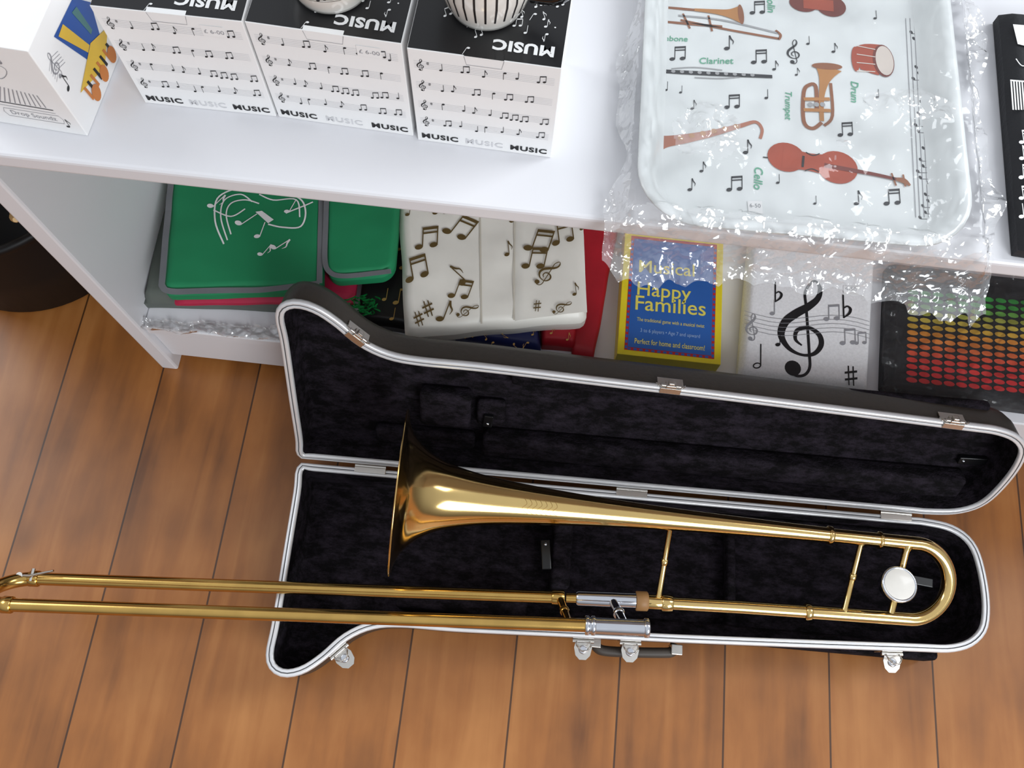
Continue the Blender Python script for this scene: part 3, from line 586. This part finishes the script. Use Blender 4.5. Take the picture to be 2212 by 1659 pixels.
# equaliser pouch
def deq(m,S):
    cols=[(46,146,58),(58,154,58),(104,166,68),(170,174,70),(200,178,70),(210,166,56),(220,144,50),(216,126,48),(212,102,48),(212,80,48),(208,56,44),(204,46,42),(198,38,40),(194,36,38)]
    for r in range(14):
        c=mat('pouch_row_%d'%r,cols[r],.5)
        for k in range(10):
            u=1972+k*27-r*.3; v=632+r*14.6+k*2.6; a=S.px(u,v); poly(m,S,ell(a[0],a[1],.0072,.0035,-.06,10),c,.0012)
goods('pencil_pouch',ZL+.026,.0255,[(1925,560),(2260,600),(2262,884),(1915,838)],FAB,'black pouch with coloured equaliser bars in clear plastic','pouch',.0008,14,13,.001,rnd=.006,deco=deq,corner=.008)
goods('folded_cloth',ZL+.03,.0295,[(2275,560),(2480,590),(2480,900),(2277,870)],FAB,'folded black cloth beside the equaliser pouch','cloth',.0015,20,14,.003)
def sheet(name,z,quad,lab,amp,seed,mt,f=30):
    m=MB(); S=Surf(P(1100,700,z),X3,Y3); q=[S.px(*p) for p in quad]; n=90; vs=[]
    for j in range(n+1):
        for i in range(n+1):
            s,t=i/n,j/n; x=q[0][0]*(1-s)*(1-t)+q[1][0]*s*(1-t)+q[2][0]*s*t+q[3][0]*(1-s)*t; y=q[0][1]*(1-s)*(1-t)+q[1][1]*s*(1-t)+q[2][1]*s*t+q[3][1]*(1-s)*t
            x+=noise.noise(Vector((y*30,seed,0)))*.006; y+=noise.noise(Vector((x*30,seed+3,0)))*.006
            e=min(s,1-s,t,1-t); a_=amp*(1 if e<.08 else .3)
            vs.append(S.mp(x,y,a_*(crease(x,y,f,seed)+.5*crease(x,y,f*2.3,seed+2))))
    m.add(vs,[[j*(n+1)+i,(j+1)*(n+1)+i,(j+1)*(n+1)+i+1,j*(n+1)+i+1] for j in range(n) for i in range(n)],mt,True)
    o=m.obj(name,recalc=False); tag(o,lab,'plastic bag')
sheet('plastic_bag',ZL+.0285,[(1905,590),(2265,590),(2265,905),(1905,858)],'clear plastic bag around the equaliser pouch',.012,31,PLASTICM)
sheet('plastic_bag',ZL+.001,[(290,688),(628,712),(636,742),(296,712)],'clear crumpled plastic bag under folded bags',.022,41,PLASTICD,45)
# ---------------------------------------------------------------- trombone case
ZR=.075
o_=P(700,999,ZR); e_=P(1900,1106,ZR); ax=(e_-o_); ax.z=0; ax.normalize(); ab=-Z3.cross(ax)
def loc(u,v):
    d=P(u,v,ZR)-o_; return (d.dot(ax),d.dot(ab))
outl=[(650,1003),(680,997),(860,1012),(1330,1055),(1900,1106),(2000,1119),(2065,1137),(2108,1175),(2130,1240),(2139,1320),(2125,1375),(2070,1406),(1950,1405),(1500,1388),(1280,1377),(1000,1364),(870,1354),(805,1358),(750,1382),(700,1425),(655,1454),(612,1462),(582,1445),(574,1410),(588,1340),(614,1180),(634,1060),(638,1018)]
pts=[loc(*p) for p in outl]; pts=[(p[0],max(p[1],.003)) for p in pts]
pts=[ (p[0],.003) if 0<=i<=4 else p for i,p in enumerate(pts)]
pts=cr(pts,8,True)
def resample(pts,n):
    L=[0]; N=len(pts)
    for i in range(N): a,b=pts[i],pts[(i+1)%N]; L.append(L[-1]+math.hypot(b[0]-a[0],b[1]-a[1]))
    out=[];k=0
    for i in range(n):
        s=L[-1]*i/n
        while L[k+1]<s: k+=1
        t=(s-L[k])/max(1e-9,L[k+1]-L[k]); a,b=pts[k],pts[(k+1)%N]; out.append((a[0]+(b[0]-a[0])*t,a[1]+(b[1]-a[1])*t))
    return out
NO=260; OUT=resample(pts,NO)
area_=sum(OUT[i][0]*OUT[(i+1)%NO][1]-OUT[(i+1)%NO][0]*OUT[i][1] for i in range(NO)); sg=1 if area_>0 else -1
NRM=[]
for i in range(NO):
    a,b=OUT[i-2],OUT[(i+2)%NO]; dx,dy=b[0]-a[0],b[1]-a[1]; l=math.hypot(dx,dy); NRM.append((-dy/l*sg,dx/l*sg))
def off(d): return [(OUT[i][0]+NRM[i][0]*d,OUT[i][1]+NRM[i][1]*d) for i in range(NO)]
def rings(mb,prof,mt,M4,cap0=False,cap1=False,smooth=True):
    R_=[[Vector((x,y,z)) for x,y in off(d)] for d,z in prof]; vs=[p for r in R_ for p in r]
    mb.add(vs,[[i*NO+k,i*NO+(k+1)%NO,(i+1)*NO+(k+1)%NO,(i+1)*NO+k] for i in range(len(prof)-1) for k in range(NO)],mt,smooth,M4)
    if cap1: mb.add(R_[-1],[list(range(NO))],mt,False,M4)
TH=math.radians(64)
MBs=Matrix((ax,ab,Z3)).transposed().to_4x4(); MBs.translation=Vector((o_.x,o_.y,ZR))
wv=-ab*math.cos(TH)+Z3*math.sin(TH); nv_=ab*math.sin(TH)+Z3*math.cos(TH)
ML=Matrix((ax,wv,nv_)).transposed().to_4x4(); ML.translation=Vector((o_.x,o_.y,ZR+.001))
case=empty('trombone_case',(o_.x+.3,o_.y-.05,0),'open hard trombone case with black plush lining and silver edging','instrument case')
def half(nm,M4,depth):
    m=MB(); rings(m,[(.0025,-.0005),(.0015,-.006),(.002,-(depth-.016)),(.005,-(depth-.006)),(.012,-depth)],SHELL,M4,cap1=True); sh=m.obj(nm,case)
    m=MB(); rings(m,[(.0035,-.006),(0,-.006),(-.0008,-.003),(0,-.0002),(.002,.0008),(.0034,.0004)],RIM,M4); rings(m,[(.0034,.0004),(.0038,-.0006),(.0044,-.0006),(.0048,.0004)],GROOVE,M4); rings(m,[(.0048,.0004),(.007,.0012),(.0088,.0004),(.009,-.003)],RIM,M4); m.obj('silver_edging',sh)
    m=MB(); rings(m,[(.0086,-.0018),(.0095,-.006),(.0105,-(depth-.012)),(.013,-(depth-.006)),(.0145,-(depth-.005))],PLUSH,M4,cap1=True)
    return sh,m
sb,mbase=half('case_base',MBs,ZR-.0004)
DL=.05
sl,mlid=half('case_lid',ML,DL)
def block(m,M4,a0,b0,a1,b1,z0,z1,bev=.006): box(m,(min(a0,a1),min(b0,b1),z0),(max(a0,a1),max(b0,b1),z1),PLUSH,bev,M4,True,3)
A=lambda u,v=1200: loc(u,v)[0]
block(mbase,MBs,A(1195),.03,A(1238),.13,-.07,-.02); block(mbase,MBs,A(880),.012,A(1195),.03,-.07,-.028)
block(mbase,MBs,A(1238),.012,A(2040),.024,-.07,-.03); block(mbase,MBs,A(1238),.155,A(2040),.176,-.07,-.034); block(mbase,MBs,A(1590),.02,A(1612),.16,-.07,-.045); block(mbase,MBs,A(860),.14,A(1150),.17,-.07,-.03)
mbase.obj('plush_lining',sb)
OL=ML.translation.copy()
def lloc(u,v,dz=0):
    p=PP(u,v,OL+nv_*dz,nv_)-OL; return (p.dot(ax),p.dot(wv))
dzl=-DL+.02
def lb(u0,v0,u1,v1,z0=-DL+.005,z1=-DL+.022,bev=.006):
    a=lloc(u0,v0,z1);b=lloc(u1,v1,z1); block(mlid,ML,a[0],a[1],b[0],b[1],z0,z1,bev)
lb(905,850,1015,930,z1=-DL+.026); lb(1030,868,1090,925,z1=-DL+.018)
a0=lloc(1040,1000,dzl); a1=lloc(2080,1040,dzl)
block(mlid,ML,a0[0],.014,a1[0],.05,-DL+.004,-DL+.03); block(mlid,ML,a0[0]+.03,.135,a1[0]-.02,.172,-DL+.004,-DL+.018); block(mlid,ML,a0[0]-.14,.012,a0[0]-.01,.04,-DL+.004,-DL+.02)
mlid.obj('plush_lining',sl)
def clip(par,M4,a,b,z,rot,l=.03):
    Rz=Matrix.Translation((a,b,z))@Matrix.Rotation(rot,4,'Z'); m=MB(); box(m,(-l/2,-.006,0),(l/2,.006,.006),BLKP,.0012,M4@Rz)
    lathe(m,(0,0,0),(0,0,1),[(.006,.0022),(.0072,.0018),(.0074,0)],CHROME,12,M4@Rz@Matrix.Translation((-l/2+.006,0,0))); m.obj('lining_clip',par,'black plastic clip')
a=loc(1188,1195); clip(sb,MBs,a[0]-.004,.09,-.022,1.45,.038); a=loc(2022,1247); clip(sb,MBs,a[0]+.004,a[1]-.002,-.055,.1,.034)
a=lloc(1055,903,-DL+.016); clip(sl,ML,a[0],a[1],-DL+.017,1.5,.02); a=lloc(2100,995,-DL+.01); clip(sl,ML,a[0],a[1],-DL+.006,.05,.035)
def outpt(a,far=True):
    best=None
    for i,p in enumerate(OUT):
        if NRM[i][1]<-.3:
            d=abs(p[0]-a)
            if best is None or d<best[0]: best=(d,i)
    i=best[1]; p=OUT[i]; n=(-NRM[i][0],-NRM[i][1]); return p,n
def latch(par,M4,a,lid):
    p,n=outpt(a); t=(n[1],-n[0])
    L=Matrix(((t[0],n[0],0,p[0]),(t[1],n[1],0,p[1]),(0,0,1,0),(0,0,0,1))); MM=M4@L; m=MB()
    if lid:
        box(m,(-.015,-.001,-.016),(.015,.0012,-.001),NICKEL,.0005,MM); box(m,(-.012,-.007,.0006),(.012,.001,.0022),NICKEL,.0004,MM)
        tube(m,[(-.012,.003,-.001),(.012,.003,-.001)],.0022,NICKEL,10,M=MM); box(m,(-.006,.001,-.008),(.006,.005,.002),NICKEL,.001,MM)
        box(m,(-.0035,.0045,-.006),(.0035,.008,.001),NICKEL,.001,MM); tube(m,[(-.0165,.002,-.004),(-.0145,.005,.001),(-.0115,.004,.002)],.0012,NICKEL,8,M=MM); tube(m,[(.0165,.002,-.004),(.0145,.005,.001),(.0115,.004,.002)],.0012,NICKEL,8,M=MM)
        m.obj('latch_catch',par,'nickel latch catch')
    else:
        box(m,(-.013,-.001,-.03),(.013,.0015,-.006),NICKEL,.0005,MM)
        tube(m,[(-.013,.004,-.009),(.013,.004,-.009)],.0026,NICKEL,10,M=MM)
        lv=[(-.009,.004),(.009,.004),(.011,.012),(.009,.021),(.004,.026),(-.004,.026),(-.009,.021),(-.011,.012)]
        vs=[Vector((x,y,-.010-.25*(y-.004)+s)) for s in (0,.0018) for x,y in lv]; n8=len(lv)
        m.add(vs,[list(range(n8)),list(range(n8,2*n8))]+[[k,(k+1)%n8,n8+(k+1)%n8,n8+k] for k in range(n8)],NICKEL,False,MM)
        lathe(m,(0,.014,-.0105),(0,0,1),[(0,.0055),(.0015,.005),(.002,.0035),(.0015,.002),(.0015,0)],CHROME,18,MM)
        for s in (-1,1): tube(m,[(s*.008,.004,-.008),(s*.0085,.01,-.001),(s*.004,.016,.001),(0,.0165,.001)],.001,NICKEL,8,M=MM)
        m.obj('latch',par,'open nickel draw latch')
for u in (728,1365,1930): latch(sb,MBs,loc(u,1400)[0],False)
latch(sb,MBs,loc(1262,1390)[0],False)
for u,v in ((765,700),(1458,822),(2072,900)): latch(sl,ML,lloc(u,v)[0],True)
m=MB(); a0=loc(1290,1395)[0];a1=loc(1470,1400)[0]; p0,_=outpt(a0); p1,_=outpt(a1)
HB=mat('dark_handle_plastic',(62,54,47),.5,var=.1)
tube(m,[Vector(p) for p in cr([(a0,p0[1]+.001,-.03),(a0+.004,p0[1]+.010,-.03),(a0+.02,p0[1]+.013,-.03),(a1-.02,p1[1]+.013,-.03),(a1-.004,p1[1]+.010,-.03),(a1,p1[1]+.001,-.03)],6)],.0065,HB,12,M=MBs); 
for a_ in (a0,a1): box(m,(a_-.007,p0[1]-.002,-.042),(a_+.007,p0[1]+.0105,-.02),NICKEL,.001,MBs)
m.obj('carry_handle',sb,'dark brown carry handle')
for u in (795,1365,1930):
    a=loc(u,1050)[0]; m=MB(); tube(m,[(a-.02,.0,.001),(a+.02,.0,.001)],.0022,NICKEL,10,M=MBs); box(m,(a-.02,.002,.0012),(a+.02,.009,.0022),NICKEL,.0003,MBs); m.obj('hinge',sb,'nickel hinge')
# ---------------------------------------------------------------- trombone
tb=empty('trombone',P(1400,1250,.08),'lacquered brass tenor trombone laid across its open case','trombone')
C0=P(861,1062,.178); C1=P(1790,1156,.130); axd=(C1-C0).normalized(); LB=(C1-C0).length
m=MB()
prof=[(-.0008,.0960),(0,.0968),(.0012,.0958),(.0022,.090),(.0045,.081),(.0105,.069),(.019,.0595),(.031,.0500),(.048,.0412),(.07,.0350),(.10,.0292),(.14,.0245),(.2,.0198),(.27,.0159),(.35,.0128),(.45,.0104),(LB,.0092)]
pr=[(a,b) for a,b in cr(prof,5)]
lathe(m,C0,axd,pr,BRASS,96)
inner=[(-.0008,.0960),(0,.0952),(.0018,.089),(.0042,.0798),(.0105,.0675),(.0192,.058),(.0312,.0485),(.048,.0397),(.10,.0275),(.2,.018),(.3,.012)]
lathe(m,C0,axd,cr(inner,4),BRASSD,96)
def bellr(s):
    for i in range(len(pr)-1):
        if pr[i][0]<=s<=pr[i+1][0]:
            t=(s-pr[i][0])/max(1e-9,pr[i+1][0]-pr[i][0]); return pr[i][1]*(1-t)+pr[i+1][1]*t
    return .01
up=(Z3-axd*Z3.dot(axd)).normalized(); sd=axd.cross(up)
class BS:
    def mp(s,x,y,dz=0):
        r=bellr(x)+.0002; t=y/r; return C0+axd*x+(up*math.cos(t)+sd*math.sin(t))*r
ENG=mat('engraving',(150,112,60),.4,.9); bs=BS()
for k in range(7): ribbon(m,bs,cr([(.145+k*.006,-.002),(.148+k*.006,.004),(.143+k*.006,.010),(.15+k*.006,.016)],5),ENG,.0004)
m.obj('bell',tb,'flared brass bell')
L1=P(1985,1175,.123); L2=P(1958,1337,.092); L3=P(1440,1303,.094); cn=(L1+L2)/2; rv=(L1-L2)/2
bd=(axd-rv.normalized()*axd.dot(rv.normalized())).normalized(); rad=rv.length
bow=[cn+rv*math.cos(math.pi*k/28)+bd*rad*math.sin(math.pi*k/28) for k in range(29)]
m=MB(); tube(m,[C1+axd*.002]+bow+[P(1745,1322,.093)],.0086,BRASS,20)
def ferr(m,p,d,l,r,mt): tube(m,[p-d*l/2,p-d*l/2+d*.001,p+d*l/2-d*.001,p+d*l/2],[r*.9,r,r,r*.9],mt,20)
dl=(L3-L2).normalized()
ferr(m,C1+axd*.001,axd,.006,.0112,BRASS); ferr(m,C1+(L1-C1)*.56,axd,.004,.0105,BRASS); ferr(m,P(1745,1322,.093),dl,.008,.0105,BRASS)
m.obj('tuning_slide',tb,'curved brass tuning slide')
m=MB(); tube(m,[P(1745,1322,.093),P(1600,1312,.0935),L3],.008,BRASS,20); ferr(m,L3,dl,.014,.0105,BRASS); ferr(m,P(1418,1301,.094),dl,.03,.0092,BRASS)
m.obj('neck_tube',tb)
def brace(a,b,name,mt,r=.0036,fl=.008):
    m=MB(); d=(b-a).normalized(); tube(m,[a,a+d*.004,a+d*.008,b-d*.008,b-d*.004,b],[fl*.9,fl*.75,r,r,fl*.75,fl*.9],mt,14)
    c=(a+b)/2; tube(m,[c-d*.004,c-d*.003,c,c+d*.003,c+d*.004],[r,r*1.25,r*1.35,r*1.25,r],mt,14); return m.obj(name,tb)
brace(P(1450,1126,.147),P(1421,1299,.095),'bell_brace',BRASS); brace(P(1862,1165,.128),P(1822,1326,.094),'bell_brace',BRASS)
brace(P(1960,1178,.125),P(1922,1336,.093),'counterweight_brace',BRASS,.0042)
m=MB(); cw=P(1943,1262,.126); lathe(m,cw,Vector((0,0,1)),[(-.016,0),(-.016,.019),(-.004,.0215),(0,.0215),(.0012,.0205),(.0014,.019),(.0008,.0185),(.0008,0)],CHROME,48)
lathe(m,cw,Vector((0,0,1)),[(.0009,.0183),(.0012,.0175),(.0013,0)],mat('cream_enamel',(236,232,224),.4,.0,coat=.3),48); m.obj('counterweight',tb,'round silver counterweight with cream face')
A0=P(75,1250,.0875); A1=P(1212,1291,.0915); A2=P(1372,1297,.0925); A3=P(1400,1300,.093); dA=(A1-A0).normalized()
sp=P(1270,1351,.152)-P(1245,1292,.0915)
B1=P(1268,1351,.152); B2=P(1402,1357,.153); B0=A0+sp*1.0
m=MB(); tube(m,[A0,A1],.0076,BRASSL,20); ferr(m,A1-dA*.004,dA,.016,.0092,BRASSL); tube(m,[B0,B1],.0076,BRASSL,20)
hp=(A0+B0)/2; rv=(A0-B0)/2; dd=(-dA-rv.normalized()*(-dA).dot(rv.normalized())).normalized()
tube(m,[hp+rv*math.cos(math.pi*k/20)+dd*rv.length*math.sin(math.pi*k/20) for k in range(21)],.0084,BRASSL,20)
ferr(m,A0,dA,.012,.0096,BRASSL); ferr(m,B0,dA,.012,.0096,BRASSL); m.obj('outer_slide',tb,'long brass outer slide')
m=MB(); tube(m,[A1+dA*.006,P(1244,1292,.0918)],.0062,BRASSL,20); tube(m,[P(1244,1292,.0918),P(1248,1292,.0918),A2],[.0085,.0098,.0098],CHROME,24); m.obj('slide_stocking',tb,'chrome slide stocking')
dB=(B2-B1).normalized(); m=MB(); ferr(m,B1,dB,.005,.0108,CHROME); ferr(m,B1+dB*.007,dB,.005,.0108,CHROME); tube(m,[B1,B2-dB*.004,B2],[.009,.0092,.0098],CHROME,24); ferr(m,B2-dB*.003,dB,.006,.0108,CHROME); tube(m,[B2-dB*.001,B2+dB*.0004],[.0075,.007],BLKP,20)
m.obj('mouthpiece_receiver',tb,'chrome mouthpiece receiver')
m=MB(); ferr(m,(A2+A3)/2,dA,.015,.0118,CORK); m.obj('lock_ring',tb,'tan slide lock ring')
brace(A1-dA*.002,A1-dA*.002+sp,'slide_brace',BRASSD,.0045,.0075); q_=P(1322,1296,.0918); brace(q_,q_+sp,'slide_brace',CHROME,.0055,.0085)
m=MB(); wk=A0+Z3*.008+ab*-.002; tube(m,[wk-dA*.012,wk+Z3*.004,wk+dA*.03+Z3*.012-ab*.006],[.0022,.0018,.0013],NICKEL,8); tube(m,[wk+ab*.006,wk-ab*.009],.0022,NICKEL,8); tube(m,[wk-dA*.014-Z3*.002,wk-dA*.014+Z3*.003],.004,NICKEL,12); m.obj('water_key',tb,'silver water key lever')
# ---------------------------------------------------------------- black tub with sticks
e=empty('tub',(-.75,.6,0),'round black tub holding wooden sticks on the floor beside display unit','tub')
TBM=mat('black_rubber_tub',(10,10,12),.5,bump=.05,spec=.3)
m=MB(); lathe(m,(-.75,.6,0),Z3,[(.0005,0),(.0005,.14),(.006,.155),(.1,.165),(.18,.172),(.19,.174),(.195,.181),(.205,.182),(.207,.176),(.2,.168),(.05,.155),(.03,0)],TBM,64); m.obj('tub_body',e)
STK=mat('pale_stick_wood',(206,170,112),.5,var=.12)
for k,(x,y,z) in enumerate(((-.598,.452,.262),(-.63,.43,.262))):
    m=MB(); b_=Vector((-.79-.03*k,.67-.02*k,.045)); tp=Vector((x,y,z+.02)); d=tp-b_
    tube(m,[b_,b_+d*.9,b_+d*.93,b_+d*.965,tp],[.0075,.0065,.004,.0066,.003],STK,12); o=m.obj('drumstick'); tag(o,'pale wooden drumstick standing in black tub','drumstick','drumsticks in the tub')
# ---------------------------------------------------------------- lights
w=bpy.data.worlds.new('world'); scn.world=w; w.use_nodes=True; nt=w.node_tree; bg=nt.nodes['Background']
tc=nt.nodes.new('ShaderNodeTexCoord'); sp_=nt.nodes.new('ShaderNodeSeparateXYZ'); rp_=nt.nodes.new('ShaderNodeValToRGB'); nt.links.new(tc.outputs['Generated'],sp_.inputs[0]); nt.links.new(sp_.outputs[2],rp_.inputs['Fac'])
rp_.color_ramp.elements[0].position=0; rp_.color_ramp.elements[0].color=(.14,.13,.125,1); rp_.color_ramp.elements[1].position=.9; rp_.color_ramp.elements[1].color=(.66,.69,.73,1)
x=rp_.color_ramp.elements.new(.35); x.color=(.42,.43,.455,1)
nt.links.new(rp_.outputs['Color'],bg.inputs['Color']); bg.inputs['Strength'].default_value=1.03
def area(loc,tgt,sx,sy,pw,col):
    l=bpy.data.lights.new('window_light','AREA'); l.shape='RECTANGLE'; l.size=sx; l.size_y=sy; l.energy=pw; l.color=col
    o=bpy.data.objects.new('window_light',l); scn.collection.objects.link(o); o.location=loc; o.rotation_euler=(Vector(tgt)-Vector(loc)).to_track_quat('-Z','Y').to_euler()
area((1.6,-1.9,2.0),(0.1,.3,.3),1.6,1.4,62,(.93,.97,1))
area((2.3,1.4,2.3),(0.2,.2,.2),1.2,1.4,50,(.93,.97,1))
area((-2.3,1.0,2.2),(-.1,.2,.1),1.0,1.2,22,(.95,.98,1))
